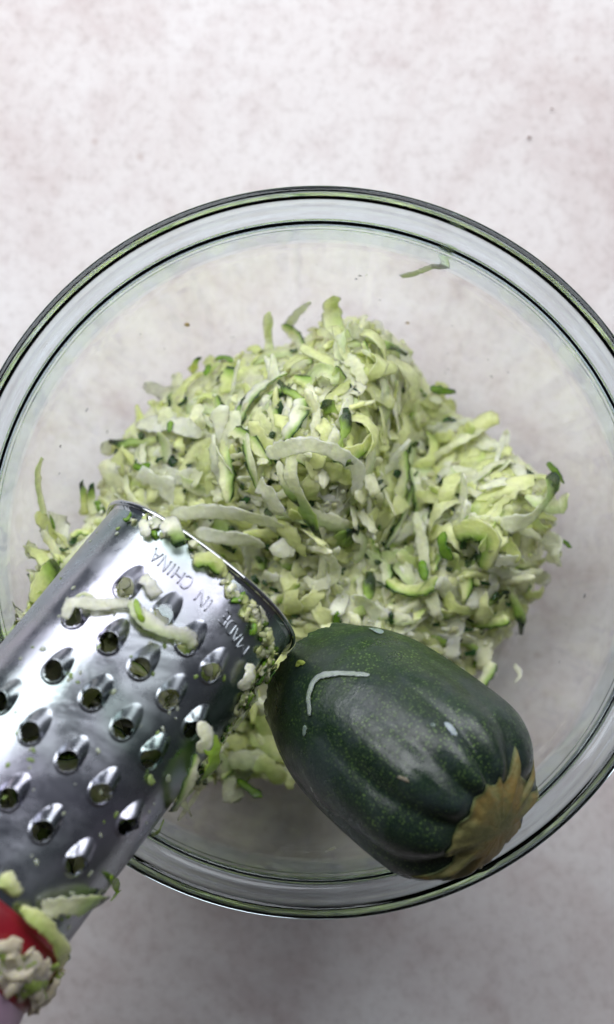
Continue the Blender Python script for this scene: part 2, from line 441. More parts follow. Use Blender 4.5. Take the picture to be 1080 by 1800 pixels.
BUMPS = [(600, 650, 105, .019), (530, 780, 125, .021), (400, 740, 120, .007), (250, 850, 90, .004), (640, 830, 80, .008), (860, 890, 110, .014), (930, 930, 60, .008),
         (560, 920, 90, .008), (850, 1080, 90, .006), (640, 1060, 90, .004), (738, 790, 60, -.025), (705, 940, 70, -.017), (500, 1340, 90, -.012), (450, 1000, 60, -.004), (370, 860, 60, -.003)]
def thick(px, py):
    d = np.clip(poly_dist(px, py), 0, None)
    h = .036*np.power(np.clip(d/170, 0, 1), .55)
    e = np.clip(d/80, 0, 1)
    for bx, by, s, a in BUMPS: h = h+a*e*np.exp(-((px-bx)**2+(py-by)**2)/(2*s*s))
    return np.maximum(h, 0)
def heap_z(px, py):
    t = thick(px, py); z = np.full(np.shape(px), .03)
    for _ in range(8):
        q = P(px, py, z) if np.ndim(px) == 0 else None
        d = CAM[2]-z; X = CAM[0]+(px-540)/FPX*d; Y = CAM[1]-(py-900)/FPX*d
        z = .5*z+.5*(zfloor(np.hypot(X, Y))+t)
    return z
GX, GY = np.meshgrid(np.arange(0, 1081, 6.0), np.arange(500, 1441, 6.0), indexing='ij')
HZ = heap_z(GX, GY); HD = poly_dist(GX, GY)
def surf(px, py):
    i = min(max((px)/6, 1), GX.shape[0]-3); j = min(max((py-500)/6, 1), GX.shape[1]-3)
    i0, j0 = int(i), int(j); fi_, fj = i-i0, j-j0
    z = (HZ[i0, j0]*(1-fi_)+HZ[i0+1, j0]*fi_)*(1-fj)+(HZ[i0, j0+1]*(1-fi_)+HZ[i0+1, j0+1]*fi_)*fj
    return z
def surf_n(px, py):
    e = 14
    a = P(px+e, py, surf(px+e, py))-P(px-e, py, surf(px-e, py)); b = P(px, py-e, surf(px, py-e))-P(px, py+e, surf(px, py+e))
    n = np.cross(a, b); return n/np.linalg.norm(n)
# core: lumpy wet mass under the shreds
cv = []; ct = []; idx = {}; cf = []
CXg = np.arange(0, 1081, 4.0); CYg = np.arange(504, 1437, 4.0)
CD = poly_dist(*np.meshgrid(CXg, CYg, indexing='ij'))
def ridged(v): return 1-abs(noise.noise(v))*2
for i, px in enumerate(CXg):
    for j, py in enumerate(CYg):
        d = CD[i, j]
        if d > 3:
            z = surf(px, py)-.0014*min(1, d/30)
            a = 5*noise.noise(Vector((px*.006, py*.006, 5)))+.9
            u_ = px*math.cos(a)-py*math.sin(a); v_ = px*math.sin(a)+py*math.cos(a)
            r1 = ridged(Vector((px*.026, py*.026, 1))+noise.noise_vector(Vector((px*.02, py*.02, 3)))*.6)
            r2 = ridged(Vector((px*.060, py*.060, 4))+noise.noise_vector(Vector((px*.05, py*.05, 3)))*.5)
            r3 = noise.noise(Vector((px*.16, py*.16, 4)))
            z += (r1*.0013+r2*.0012+r3*.0006)*min(1, d/25)
            p = P(px, py, z)
            p[2] = max(p[2], zfloor(math.hypot(p[0], p[1]))+.0006)
            idx[i, j] = len(cv); cv.append(p)
            g = min(1, max(0, .55+.8*noise.noise(Vector((px*.018, py*.018, 9)))+.35*noise.noise(Vector((px*.07, py*.07, 9)))))
            k2 = min(1, max(0, noise.noise(Vector((px*.03, py*.03, 19)))*3-.9))
            c = np.array((.85, .92, .42))*(1-g)+np.array((.94, .96, .66))*g
            ct.append(c*(1-k2)+np.array((.66, .82, .24))*k2)
for (i, j) in idx:
    q = [(i, j), (i, j+1), (i+1, j+1), (i+1, j)]
    if all(k in idx for k in q): cf.append([idx[k] for k in q])
SV, SF, ST = [np.array(cv)], list(cf), [np.array(ct)]; soff = len(cv)
def add_stuff(v, f, t):
    global soff
    SV.append(v); ST.append(t); SF.extend([[a+soff for a in q] for q in f]); soff += len(v)

def rand_skin(rg):
    x = rg.random()
    return None if x < .52 else 'tinge' if x < .66 else 'edge' if x < .80 else 'end' if x < .92 else 'back' if x < .96 else 'all'
def frame(px, py, rg, dz, tilt=.25):
    n = surf_n(px, py); z = surf(px, py); p = P(px, py, z)+n*dz
    n = n+np.array([rg.gauss(0, tilt), rg.gauss(0, tilt), rg.gauss(0, .1)]); n /= np.linalg.norm(n)
    a = 5*noise.noise(Vector((px*.006, py*.006, 5)))+.9+rg.gauss(0, .75); t = np.array([math.cos(a), math.sin(a), 0]); t = t-n*(t@n); t /= np.linalg.norm(t)
    b = np.cross(n, t); return p, np.stack([t, b, n], 1)
def pick(rg, margin=6):
    while True:
        px, py = rg.uniform(20, 1000), rg.uniform(540, 1420)
        d = float(poly_dist(px, py))
        if d > margin: return px, py, d
LIB = []
rg = random.Random(11)
for i in range(90):
    sk = rand_skin(rg)
    L = rg.uniform(.018, .044) if sk != 'all' else rg.uniform(.005, .010)
    W = rg.uniform(.0036, .0078); T = rg.uniform(.0008, .0016)
    if sk == 'all': W *= .6
    cu = rg.gauss(.3, .7)
    LIB.append((shred_local(rg, L, W, T, sk, FL[rg.randrange(6)], curl=cu, lat=rg.gauss(0, 1.3)), sk, L))
small = []
for i in range(40):
    sk = rand_skin(rg)
    L = rg.uniform(.006, .014); small.append((shred_local(rg, L, rg.uniform(.0025, .0055), rg.uniform(.0007, .0013), sk, FL[rg.randrange(6)], n=7), sk, L))
N_STUFF = 900
for i in range(N_STUFF):
    px, py, d = pick(rg)
    for _ in range(9):
        (v, f, t), sk, L = (LIB if rg.random() < .65 else small)[rg.randrange(40)]
        if sk in (None, 'tinge') or rg.random() < .12: break
    if d < 26 and L > .024: (v, f, t), sk, L = small[rg.randrange(40)]
    p, Mx = frame(px, py, rg, rg.uniform(-.0020, .0006), .14)
    vv = v@Mx.T+p
    r = np.hypot(vv[:, 0], vv[:, 1]); vv[:, 2] = np.maximum(vv[:, 2], zfloor(r)+.0003)
    if g_in(vv[::5]).any() or k_in(vv[::5]).any(): continue
    add_stuff(vv, f, t)
# small dark skin flakes in the mass
for i in range(260):
    px, py, d = pick(rg, 14)
    v, f, t = shred_local(rg, rg.uniform(.003, .0075), rg.uniform(.0014, .0034), .0007, 'all', FL[0], n=6)
    p, Mx = frame(px, py, rg, rg.uniform(.0006, .0030), .5)
    if g_in(p) or k_in(p): continue
    add_stuff(v@Mx.T+p, f, np.tile(DARK*(1+rg.random()), (len(v), 1)))
# pulp seeds and crumbs of flesh
def blob(rg, c, a, b, h, Mx, col, n=(6, 9)):
    v = []; 
    for i in range(n[0]+1):
        ph = PI*i/n[0]
        for j in range(n[1]):
            th = 2*PI*j/n[1]; k = 1+.12*math.sin(3*th+c[0]*900)
            v.append((a*math.cos(ph)*(1+.15*math.cos(ph)), b*k*math.sin(ph)*math.cos(th), h*math.sin(ph)*math.sin(th)))
    v = np.array(v); sd = Vector((c[0]*3e3, c[1]*3e3, c[2]*3e3)); v = v*np.array([[1+.55*noise.noise(Vector(q/a*.9)+sd)] for q in v])
    v = v@Mx.T+c
    return v, grid_faces(n[0]+1, n[1], True, flip=True), np.tile(col, (len(v), 1))
for i in range(800):
    px, py, d = pick(rg)
    p, Mx = frame(px, py, rg, rg.uniform(-.0008, .0022), .5)
    if g_in(p) or k_in(p): continue
    if i % 3 == 0: add_stuff(*blob(rg, p, rg.uniform(.0016, .0028), rg.uniform(.001, .0016), .0009, Mx, np.array((.72, .70, .46))))
    else: add_stuff(*blob(rg, p, rg.uniform(.0008, .002), rg.uniform(.0007, .0014), .0008, Mx, FL[rg.randrange(6)]))
HEAP_ARGS = None
heap = link('grated_courgette', mesh('grated_courgette', np.vstack(SV), SF, np.vstack(ST)), M['flesh'],
            label='wet heap of fine grated courgette filling the middle of the glass bowl', category='grated courgette', kind='stuff')

# individual shreds, the ones that show largest
meshes = [(mesh('courgette_shred', v, f, t), sk, L) for (v, f, t), sk, L in LIB]
for me, _, _ in meshes: me.materials.append(M['flesh'])
SKW = {None: 'white skinless', 'tinge': 'pale green tinged', 'edge': 'green edged', 'end': 'dark tipped', 'back': 'dark backed', 'all': 'all green skin'}
ZN = [((600, 610), 'on the upper peak of the heap'), ((400, 670), 'at the upper left edge of the heap'), ((250, 790), 'low on the left slope of the heap'),
      ((430, 780), 'in the middle of the left mound'), ((550, 790), 'on the crest of the central mound'), ((640, 720), 'just below the peak of the heap'),
      ((740, 740), 'in the notch right of the peak'), ((840, 800), 'atop the right mound'), ((920, 900), 'at the far right tip of the heap'),
      ((800, 920), 'in the middle of the right mound'), ((680, 930), 'in the central dip'), ((560, 900), 'below the crest of the central mound'),
      ((440, 900), 'just above the grater tip'), ((500, 1000), 'right of the grater rim'), ((600, 1060), 'just above the whole courgette'), ((740, 1060), 'above the right shoulder of the courgette'),
      ((870, 1060), 'on the lower right slope of the heap'), ((150, 960), 'beside the left edge of the grater'), ((430, 1320), 'between grater and whole courgette'), ((100, 1040), 'by bowl wall left of grater')]
OCC = []
cnt = 0; tries = 0
rg = random.Random(23)
while cnt < 285 and tries < 6000:
    tries += 1
    px, py, d = pick(rg, 12)
    if any((px-a)**2+(py-b)**2 < 22**2 for a, b in OCC): continue
    me, sk, L = meshes[rg.randrange(len(meshes))]
    if d < 45 and L > .022: continue
    p, Mx = frame(px, py, rg, rg.uniform(-.0002, .0018), .12)
    v = np.array([x.co for x in me.vertices]) if False else None
    ax = Mx[:, 0]; ends_ = [p-ax*L*.45, p, p+ax*L*.45]
    if any(bool(g_in(e)) or bool(k_in(e)) for e in ends_): continue
    if any(e[2] < zfloor(math.hypot(e[0], e[1]))+.001 for e in ends_): continue
    OCC.append((px, py))
    s = rg.uniform(.9, 1.12)
    mm = Matrix([[*(Mx[k]*s), p[k]] for k in range(3)]+[[0, 0, 0, 1]])
    o = bpy.data.objects.new('courgette_shred', me); C.objects.link(o); o.matrix_world = mm
    zn = min(ZN, key=lambda z: (z[0][0]-px)**2+(z[0][1]-py)**2)[1]
    sz = 'long' if L > .026 else 'short' if L < .018 else 'middling'
    o['label'] = f'{sz} {SKW[sk]} courgette shred {zn}'; o['category'] = 'courgette shred'
    o['group'] = 'courgette shreds lying on top of the heap'
    cnt += 1
by = {}
for o in C.objects:
    if o.get('group') == 'courgette shreds lying on top of the heap': by.setdefault(o['label'], []).append(o)
ORD = 'first second third fourth fifth sixth seventh eighth ninth tenth eleventh twelfth thirteenth fourteenth fifteenth sixteenth seventeenth eighteenth nineteenth twentieth'.split()
for lab, os_ in by.items():
    if len(os_) > 1:
        os_.sort(key=lambda o: o.matrix_world.translation.x)
        for k, o in enumerate(os_):
            pre = (['left one', 'right one'] if len(os_) == 2 else ['leftmost', 'middle', 'rightmost'])[k]+' of '+('two' if len(os_) == 2 else 'three') if len(os_) < 4 else ORD[min(k, 19)]+' from left,'
            o['label'] = pre+' '+lab.replace('courgette ', '').replace(' of the heap', ' of heap')
for o in C.objects:
    if len(str(o.get('label', '')).split()) > 16: print('LONG', o['label'])
print('shreds', cnt)
for q in ((0, 1590), (60, 1650), (105, 1690), (118, 1680), (0, 1750), (60, 1790)): print('inv', q, g_inv(*q))

# ---------------------------------------------------------------- shreds one can single out (traced where they lie)
def strand(pts, W, T, label, skin=None, flesh=1, name='courgette_shred', n=5, hollow=.1, seed=1, ends=(.3, .3), group=None, twist=.35, cat='courgette shred', prof=None):
    """pts: list of (px, py, where) where = height above heap surface in m, or ('z', z), ('g', h) on grater, ('k', h) on courgette, ('b', h) on bowl"""
    q = []; nn = []
    for px, py, wz in pts:
        if isinstance(wz, tuple):
            k, h = wz
            if k == 'z': p = P(px, py, h); nr = np.array([0, 0, 1.])
            elif k == 'g':
                s, w_ = g_inv(px, py); p = gs(np.float64(s), np.float64(w_), h); nr = gnorm(s, w_)
            elif k == 'k': p, nr = k_on(px, py, h)
            elif k == 'b':
                z = .02
                for _ in range(30):
                    pp = P(px, py, z); z = .5*z+.5*(float(zfloor(math.hypot(pp[0], pp[1])))+h)
                p = P(px, py, z); e = .001; r = math.hypot(p[0], p[1]); sl = (zfloor(r+e)-zfloor(r-e))/(2*e)
                nr = np.array([-sl*p[0]/r, -sl*p[1]/r, 1.]); nr /= np.linalg.norm(nr)
        else:
            p = P(px, py, surf(px, py)+wz); nr = surf_n(px, py)
        q.append(p); nn.append(nr)
    q = catmull(q, n); nn = catmull(nn, n)
    if twist:
        tg = np.gradient(q, axis=0); tg /= np.linalg.norm(tg, axis=1)[:, None]
        for i in range(len(nn)):
            a = twist*i/(len(nn)-1); b = np.cross(tg[i], nn[i]); nn[i] = nn[i]*math.cos(a)+b*math.sin(a)
    v, f, t = ribbon(q, nn, W*.92, T*.62, random.Random(seed), FL[flesh] if isinstance(flesh, int) else np.array(flesh), skin, hollow=hollow, ragged=.09, ends=ends)
    o = link(name, mesh(name, v, f, t), M['flesh'], label=label, category=cat)
    if group: o['group'] = group
    return o
B = 'b'
strand([(75, 805, (B, .001)), (66, 830, (B, .002)), (70, 870, (B, .002)), (78, 910, (B, .002)), (76, 945, (B, .002))], .0038, .0008, 'long thin shred reaching up the left bowl wall above the heap', 'tinge', 1, seed=3, ends=(.8, .5))
strand([(62, 905, (B, .002)), (84, 925, (B, .003)), (92, 955, (B, .002)), (110, 985, .003)], .0062, .0009, 'broad pale shred at the foot of the long thin shred by the left wall', None, 2, seed=4, ends=(.5, .8))
strand([(88, 905, (B, .004)), (97, 930, (B, .0045))], .0018, .0008, 'small dark skin flake beside the foot of the long left shred', 'all', 1, seed=5)
strand([(150, 905, .001), (147, 875, .003), (142, 850, .005)], .0060, .0009, 'forked green tipped shred standing at the left edge of the heap', 'end', 2, seed=6, ends=(.5, .9))
strand([(165, 905, .001), (160, 880, .004), (160, 852, .006)], .0045, .0009, 'green tipped shred right of the forked one at left edge', 'end', 0, seed=7, ends=(.5, .9))
strand([(60, 1060, .004), (75, 1020, .006), (100, 990, .006)], .0075, .0014, 'fat lime green ended shred left of the grater', 'end', 2, seed=8, ends=(.6, .7))
strand([(105, 1000, .004), (150, 960, .006), (190, 925, .006)], .005, .0010, 'pale shred lying along the upper left grater edge', 'tinge', 1, seed=9)
strand([(125, 945, .005), (140, 935, .006), (158, 938, .006)], .0034, .0010, 'bright green skin shred next to the upper left grater edge', 'edge', 2, seed=10)
# hanging upper peak and others on the heap
strand([(478, 640, .003), (472, 600, .006), (470, 560, .010), (472, 548, .012)], .0042, .0008, 'thin pointed shred standing up at the upper left of the peak', 'tinge', 1, seed=12, ends=(.8, .15))
strand([(545, 640, .002), (520, 590, .006), (495, 570, .008)], .0046, .0008, 'dark edged pointed shred beside the standing thin one', 'edge', 1, seed=13, ends=(.7, .1))
strand([(505, 575, .003), (525, 548, .004), (545, 530, .005)], .0050, .0004, 'faint translucent sliver above the heap edge near the peak', None, (.80, .82, .76), seed=14)
strand([(625, 610, .004), (590, 580, .008), (583, 545, .012), (585, 520, .014)], .0080, .0008, 'broad pointed shred at the very top of the peak', 'tinge', 0, seed=15, ends=(.8, .1))
strand([(336, 655, .004), (342, 640, .006), (350, 628, .007)], .0042, .0010, 'dark green tipped stub at the upper left outline', 'end', 2, seed=16, ends=(.7, .8))
strand([(362, 660, .006), (368, 640, .008)], .0030, .0008, 'small dark skin flake right of the upper left stub', 'all', 1, seed=17)
strand([(378, 632, .006), (395, 628, .008), (410, 636, .008)], .0026, .0009, 'dark skin sliver along the upper outline', 'all', 1, seed=18)
strand([(398, 690, .004), (402, 665, .007), (410, 645, .008)], .0066, .0010, 'wide green tipped shred below the dark sliver', 'end', 2, seed=19, ends=(.8, .8))
strand([(500, 770, .006), (518, 745, .009), (530, 715, .008), (528, 700, .006)], .0072, .0013, 'thick white shred with green edge in the middle of the heap', 'edge', 3, seed=20, ends=(.7, .4))
strand([(430, 760, .006), (440, 810, .010), (455, 865, .008)], .0052, .0010, 'curved shred with dark green rib left of centre', 'edge', 1, seed=21, ends=(.4, .3))
strand([(465, 800, .006), (500, 790, .011), (545, 782, .013), (600, 800, .012), (630, 830, .010), (625, 870, .008)], .0068, .0012, 'big white hooked shred arching over the centre of the heap', None, 3, seed=22, n=7, ends=(.3, .4))
strand([(515, 790, .010), (512, 840, .013), (535, 890, .010), (565, 950, .008)], .0062, .0011, 'long white shred with a dark tip hanging below the hooked shred', 'end', 1, seed=23, n=7, ends=(.5, .15))
strand([(490, 810, .010), (500, 850, .012), (525, 890, .010)], .0040, .0010, 'narrow shred with green end under the hooked shred', 'end', 1, seed=24)
strand([(580, 800, .008), (615, 800, .012), (645, 785, .011), (655, 762, .010)], .0074, .0011, 'wide green edged boat shaped shred right of centre', 'edge', 2, seed=25, ends=(.15, .3))
strand([(455, 850, .010), (475, 870, .012), (490, 905, .010)], .0088, .0012, 'wide ridged white slab left of the hanging shred', None, 3, seed=26, ends=(.9, .9))
strand([(300, 905, .006), (360, 900, .010), (430, 905, .010), (500, 925, .006)], .0068, .0013, 'long white shred lying above the grater tip', None, 3, seed=27, n=7)
strand([(345, 935, .010), (390, 945, .012), (440, 950, .010), (465, 962, .008)], .0070, .0012, 'ragged white shred just above the grater rim', None, 3, seed=28, n=6)
strand([(240, 745, .004), (280, 745, .007), (320, 750, .008), (355, 765, .006)], .0078, .0010, 'broad white shred on the left slope', None, 3, seed=29, n=6)
strand([(298, 760, .009), (300, 740, .010)], .0028, .0008, 'small dark skin flake on the broad white left shred', 'all', 1, seed=30)
strand([(235, 818, .006), (250, 822, .007), (265, 815, .007)], .0030, .0009, 'dark skin sliver on the lower left slope', 'all', 1, seed=31)
strand([(540, 950, .005), (575, 975, .008), (590, 1010, .006), (560, 1030, .005), (535, 1015, .004)], .0048, .0010, 'looped pale shred right of the grater rim', None, 1, seed=32, n=6)
strand([(625, 990, .006), (640, 955, .010), (620, 940, .010)], .0050, .0009, 'curled pale shred below centre', 'tinge', 1, seed=33)
strand([(486, 1058, .004), (505, 1045, .007), (527, 1024, .008)], .0040, .0009, 'bright green pointed shred by the grater rim', 'edge', 2, seed=34, ends=(.15, .3))
strand([(590, 1105, .004), (593, 1075, .008)], .0032, .0009, 'upright dark green sliver above the whole courgette', 'all', 1, seed=35)
strand([(730, 900, .006), (742, 950, .009), (748, 1000, .008), (765, 1070, .006), (775, 1090, .005)], .0056, .0011, 'long drooping white shred with green middle below the dip', None, 1, seed=36, n=7, ends=(.3, .2))
strand([(742, 985, .012), (748, 1020, .011)], .0048, .0010, 'dark skin band across the long drooping shred', 'all', 1, seed=37)
strand([(780, 935, .008), (778, 960, .010), (795, 985, .008)], .0056, .0011, 'dark scalloped skin patch on the right mound', 'all', 1, seed=38)
strand([(800, 940, .007), (830, 930, .011), (860, 950, .011), (850, 1000, .008)], .0100, .0012, 'wide pale green slab with dark lower edge on the right mound', 'edge', 2, seed=39, ends=(.6, .5))
strand([(868, 985, .010), (892, 985, .013), (915, 985, .012)], .0062, .0013, 'short white block shred at right below the dark patch', None, 3, seed=40, ends=(.9, .9))
strand([(680, 1020, .004), (705, 1035, .008), (745, 1035, .008), (770, 1015, .006)], .0056, .0012, 'curved green backed shred above the whole courgette', 'edge', 2, seed=41, ends=(.2, .4))
strand([(880, 920, .007), (925, 915, .013), (960, 880, .016), (975, 830, .014)], .0080, .0012, 'long white twisted shred with green end at the right tip', 'end', 3, seed=42, n=7, twist=.8)
strand([(925, 870, .010), (950, 885, .014), (985, 890, .012), (1000, 870, .010)], .0070, .0011, 'pale curled shred sticking out at the right tip', 'tinge', 1, seed=43, twist=-.7)
strand([(962, 815, .008), (980, 830, .010), (992, 850, .008)], .0042, .0010, 'green skinned stub on the right outline of the heap', 'all', 1, seed=44)
strand([(955, 945, .006), (980, 955, .010), (975, 975, .012), (985, 995, .008)], .0080, .0016, 'knobbly white piece poking out at the far right', None, 3, seed=45, ends=(.7, .8))
strand([(975, 940, .008), (1005, 962, .006)], .0026, .0010, 'dark skin sliver on the knobbly white piece', 'all', 1, seed=46)
strand([(955, 965, .006), (985, 970, .009), (960, 985, .008)], .0052, .0013, 'ragged white scrap under the knobbly piece', None, 3, seed=47)
strand([(757, 684, .010), (775, 686, .012), (800, 688, .012)], .0034, .0014, 'bright green wedge sticking out right of the peak', 'all', 1, seed=48, ends=(.6, .8))
strand([(755, 700, .006), (778, 705, .008)], .0040, .0010, 'pale scrap under the bright green wedge', None, 1, seed=49)
strand([(835, 1225, (B, .006)), (850, 1200, (B, .010)), (868, 1165, (B, .012))], .0058, .0014, 'green edged shred beyond the lower end of the heap', 'edge', 1, seed=50, ends=(.8, .8))
strand([(805, 1180, .006), (825, 1205, .006)], .0060, .0014, 'short white cube like shred beside the courgette edge', None, 3, seed=51, ends=(.9, .9))
strand([(870, 820, .004), (885, 770, .006), (895, 760, .005), (890, 785, .006)], .0026, .0007, 'thin white loop on the upper edge of the right mound', None, 3, seed=52)
strand([(905, 1168, (B, .001)), (915, 1185, (B, .002)), (905, 1200, (B, .001))], .0030, .0007, 'small lone white shred on bare glass right of the courgette', None, 3, seed=53, ends=(.3, .3))
strand([(572, 1498, (B, .001)), (582, 1493, (B, .002)), (590, 1490, (B, .001))], .0014, .0006, 'tiny lone white shred below the courgette on bare glass', None, 3, seed=54, ends=(.3, .6))
strand([(705, 486, (B, .0006)), (730, 480, (B, .001)), (755, 470, (B, .001)), (782, 462, (B, .001)), (788, 448, (B, .001)), (778, 432, (B, .001))], .0038, .0004, 'faint curled shred stuck to the upper right bowl wall', 'tinge', (.70, .74, .68), seed=55, n=7, ends=(.6, .2))
strand([(418, 1370, (B, .007)), (440, 1388, (B, .006)), (462, 1402, (B, .005))], .0042, .0010, 'dark green pointed shred hanging between grater and courgette', 'all', 2, seed=56, ends=(.6, .1))
strand([(405, 1355, (B, .008)), (402, 1385, (B, .006)), (400, 1410, (B, .004))], .0052, .0012, 'stubby white shred end hanging below the heap', None, 3, seed=57, ends=(.8, .8))
strand([(390, 1370, (B, .010)), (405, 1350, (B, .012)), (412, 1335, (B, .013))], .0036, .0010, 'green shred right of the grater side below the heap', 'edge', 2, seed=58)
# pale flesh seen in the gap between grater and courgette
for i, (a, b) in enumerate([((420, 1330), (500, 1375)), ((440, 1290), (490, 1340)), ((400, 1340), (470, 1350)), ((450, 1250), (470, 1310))]):
    strand([(a[0], a[1], .004), ((a[0]+b[0])/2+6, (a[1]+b[1])/2-8, .007), (b[0], b[1], .004)], .009, .0014,
           ['wide pale slab lowest in the gap between grater and courgette', 'pale slab in the shade beside the courgette cut end', 'flat pale shred under the gap slabs', 'upper pale shred in the gap between grater and courgette'][i], 'tinge', [2, 4, 1, 2][i], seed=60+i)

# ---------------------------------------------------------------- whole courgette
kr = empty('whole_courgette', tuple(K0), 'half of a dark green ribbed courgette with its dry stem resting on the heap', 'courgette')
nt_, nth = 150, 300
tt = np.concatenate([np.linspace(0, .8, 90), np.linspace(.805, 1.0, 60)]); hh = np.linspace(0, 2*PI, nth, endpoint=False)
TT_, HH_ = np.meshgrid(tt, hh, indexing='ij')
kv = kpt(TT_, HH_).reshape(-1, 3)
# ragged cut edge
for j in range(nth):
    a = noise.noise(Vector((math.cos(hh[j])*6, math.sin(hh[j])*6, 1)))*.0016+noise.noise(Vector((math.cos(hh[j])*19, math.sin(hh[j])*19, 4)))*.0007
    for i in range(6): kv[i*nth+j] += KU*a*(1-i/6)
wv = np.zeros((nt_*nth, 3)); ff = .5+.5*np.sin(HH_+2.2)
side = sm(.2, .95, -np.sin(HH_)*1.0)   # flank with brighter green and more speckles
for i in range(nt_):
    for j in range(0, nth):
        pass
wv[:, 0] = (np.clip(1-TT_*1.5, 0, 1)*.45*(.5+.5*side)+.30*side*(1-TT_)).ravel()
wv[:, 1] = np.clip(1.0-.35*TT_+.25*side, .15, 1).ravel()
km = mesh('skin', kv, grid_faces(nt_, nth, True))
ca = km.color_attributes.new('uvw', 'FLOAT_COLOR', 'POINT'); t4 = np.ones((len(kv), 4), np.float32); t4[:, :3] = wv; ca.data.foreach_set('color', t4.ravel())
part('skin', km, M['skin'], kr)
cvv = [K0+KU*.004]; ctt = [np.array((.72, .76, .5))]
for k in range(1, 7):
    for j in range(nth):
        e = kv[j]; c = K0+KU*.002
        cvv.append(c+(e-c)*(k/6)*.998); ctt.append(np.array((.72, .77, .5)) if k < 6 else GREEN)
cff = [[0, 1+(j+1) % nth, 1+j] for j in range(nth)]
for k in range(5):
    for j in range(nth):
        a = 1+k*nth+j; b = 1+k*nth+(j+1) % nth; cff.append([a, b, b+nth, a+nth])
part('cut_face', mesh('cut_face', cvv, cff, np.array(ctt)), M['flesh'], kr)
# stem scar: five pointed star of dry stem tissue over the end
sv = []; nr_, ns_ = 16, 200
spikes = [(-2.5, .08, .16), (-1.95, .10, .09), (-1.25, .060, .07), (-.80, .018, .05), (1.42, .115, .08), (1.95, .085, .08), (.95, .018, .05), (2.5, .07, .2), (3.1, .05, .2), (.85, .02, .1), (-.5, .012, .1)]
for i in range(nr_+1):
    f = i/nr_
    for j in range(ns_):
        th = 2*PI*j/ns_
        tb_ = .965+.003*max(0, -math.sin(th))
        for a, L, wd in spikes:
            d = abs((th-a+PI) % (2*PI)-PI); tb_ -= L*max(0, 1-(d/(wd*1.7)))**1.6
        tb_ += .004*math.sin(7*th+1)+.006*noise.noise(Vector((math.cos(th)*5, math.sin(th)*5, 0)))
        t = 1-(1-tb_)*f**.8
        h = .0007*(1-f**6)-.0001+.0005*noise.noise(Vector((f*5*math.cos(th), f*5*math.sin(th), 2)))
        p = kpt(np.float64(min(t, .9995)), np.float64(th), h)
        p = p+KU*(.0010*(1-f)+.0004+.0012*math.exp(-(f/.45)**4)+.0008*noise.noise(Vector((f*3*math.cos(th), f*3*math.sin(th), 7))))
        sv.append(p)
part('stem', mesh('stem', sv, grid_faces(nr_+1, ns_, True, flip=True)+[list(range(ns_))], np.array([[.42+.58*sm(1, .72, i/nr_), .62+.38*sm(1, .72, i/nr_), .55+.45*sm(1, .72, i/nr_)] for i in range(nr_+1) for j in range(ns_)])), M['calyx'], kr)
# flesh scraps stuck on the skin
strand([(548, 1258, ('k', .0008)), (546, 1225, ('k', .0012)), (560, 1195, ('k', .0014)), (590, 1186, ('k', .0012)), (625, 1186, ('k', .0008)), (650, 1188, ('k', .0006))], .0021, .0004, 'thin white curl stuck on the dark courgette skin', None, (.42, .50, .42), seed=70, n=7, ends=(.5, .3))
strand([(522, 1172, ('k', .0008)), (530, 1167, ('k', .0012)), (538, 1166, ('k', .0008))], .0020, .0008, 'tiny lime flake near the cut end of the courgette', None, (.50, .62, .14), seed=71)
strand([(538, 1275, ('k', .0003)), (534, 1295, ('k', .0003))], .0022, .0003, 'faint wet flake below the thin white curl', None, (.25, .34, .28), seed=72)
strand([(496, 1326, ('k', .0006)), (494, 1318, ('k', .0006))], .0012, .0006, 'pinhead lime speck at the left flank of the courgette', None, (.45, .6, .16), seed=73)
strand([(783, 1272, ('k', .0006)), (792, 1282, ('k', .0010)), (803, 1296, ('k', .0006))], .0022, .0006, 'small grey white flake high on the courgette back', None, (.50, .58, .60), seed=74)
strand([(757, 1273, ('k', .0003)), (766, 1279, ('k', .0004))], .0018, .0003, 'faint smear beside the grey white flake', None, (.20, .27, .25), seed=75)
strand([(700, 1366, ('k', .0004)), (712, 1370, ('k', .0005)), (720, 1376, ('k', .0004))], .0012, .0004, 'tiny pinkish scar scrap mid courgette', None, (.40, .34, .27), seed=76)
strand([(650, 1106, ('k', .0006)), (662, 1112, ('k', .0010)), (672, 1116, ('k', .0006))], .0034, .0006, 'wet translucent scrap on the upper courgette edge', None, (.32, .42, .38), seed=77)

# ---------------------------------------------------------------- grater
gr = empty('hand_grater', tuple(G0), 'polished steel tube grater with coarse teeth and red handle leaning over the bowl edge', 'grater')
# teeth lattice from the rows of the photographed sheet: (px, py)
teeth_px = [(220, 1037), (285, 1082), (328, 1132), (368, 1183), (130, 1087), (190, 1130), (246, 1176), (295, 1229), (336, 1281),
            (95, 1182), (160, 1230), (215, 1281), (262, 1334), (-2, 1238), (53, 1289), (118, 1339), (174, 1396), (220, 1451),
            (14, 1404), (73, 1461), (130, 1521)]
TE = [g_inv(max(a, 0), b) for a, b in teeth_px]
for (a, b), (s, w_) in zip(teeth_px, TE): print('tooth', a, b, round(s*1000, 1), round(w_*1000, 1))
TR0, TRW, TRL = .0033, .0045, .0104      # hole radius, skirt radius, hood length
ds = .001; ns = int(GLEN/ds)+1; nw = 236
Sg, Wg = np.meshgrid(np.linspace(.0, GLEN, ns), np.linspace(0, PER, nw, endpoint=False), indexing='ij')
gv = gs(Sg, Wg).reshape(-1, 3)
def inside_tooth(s, w_, k):
    r = np.zeros(np.shape(s), bool)
    for ts, tw in TE:
        dw = (w_-tw+PER/2) % PER-PER/2; a = -(s-ts)
        L = np.where(a > 0, TRL, TRW)-k; r |= (a/L)**2+(dw/(TRW-k))**2 < 1
    return r
ins = inside_tooth(Sg, Wg, .0006).ravel()
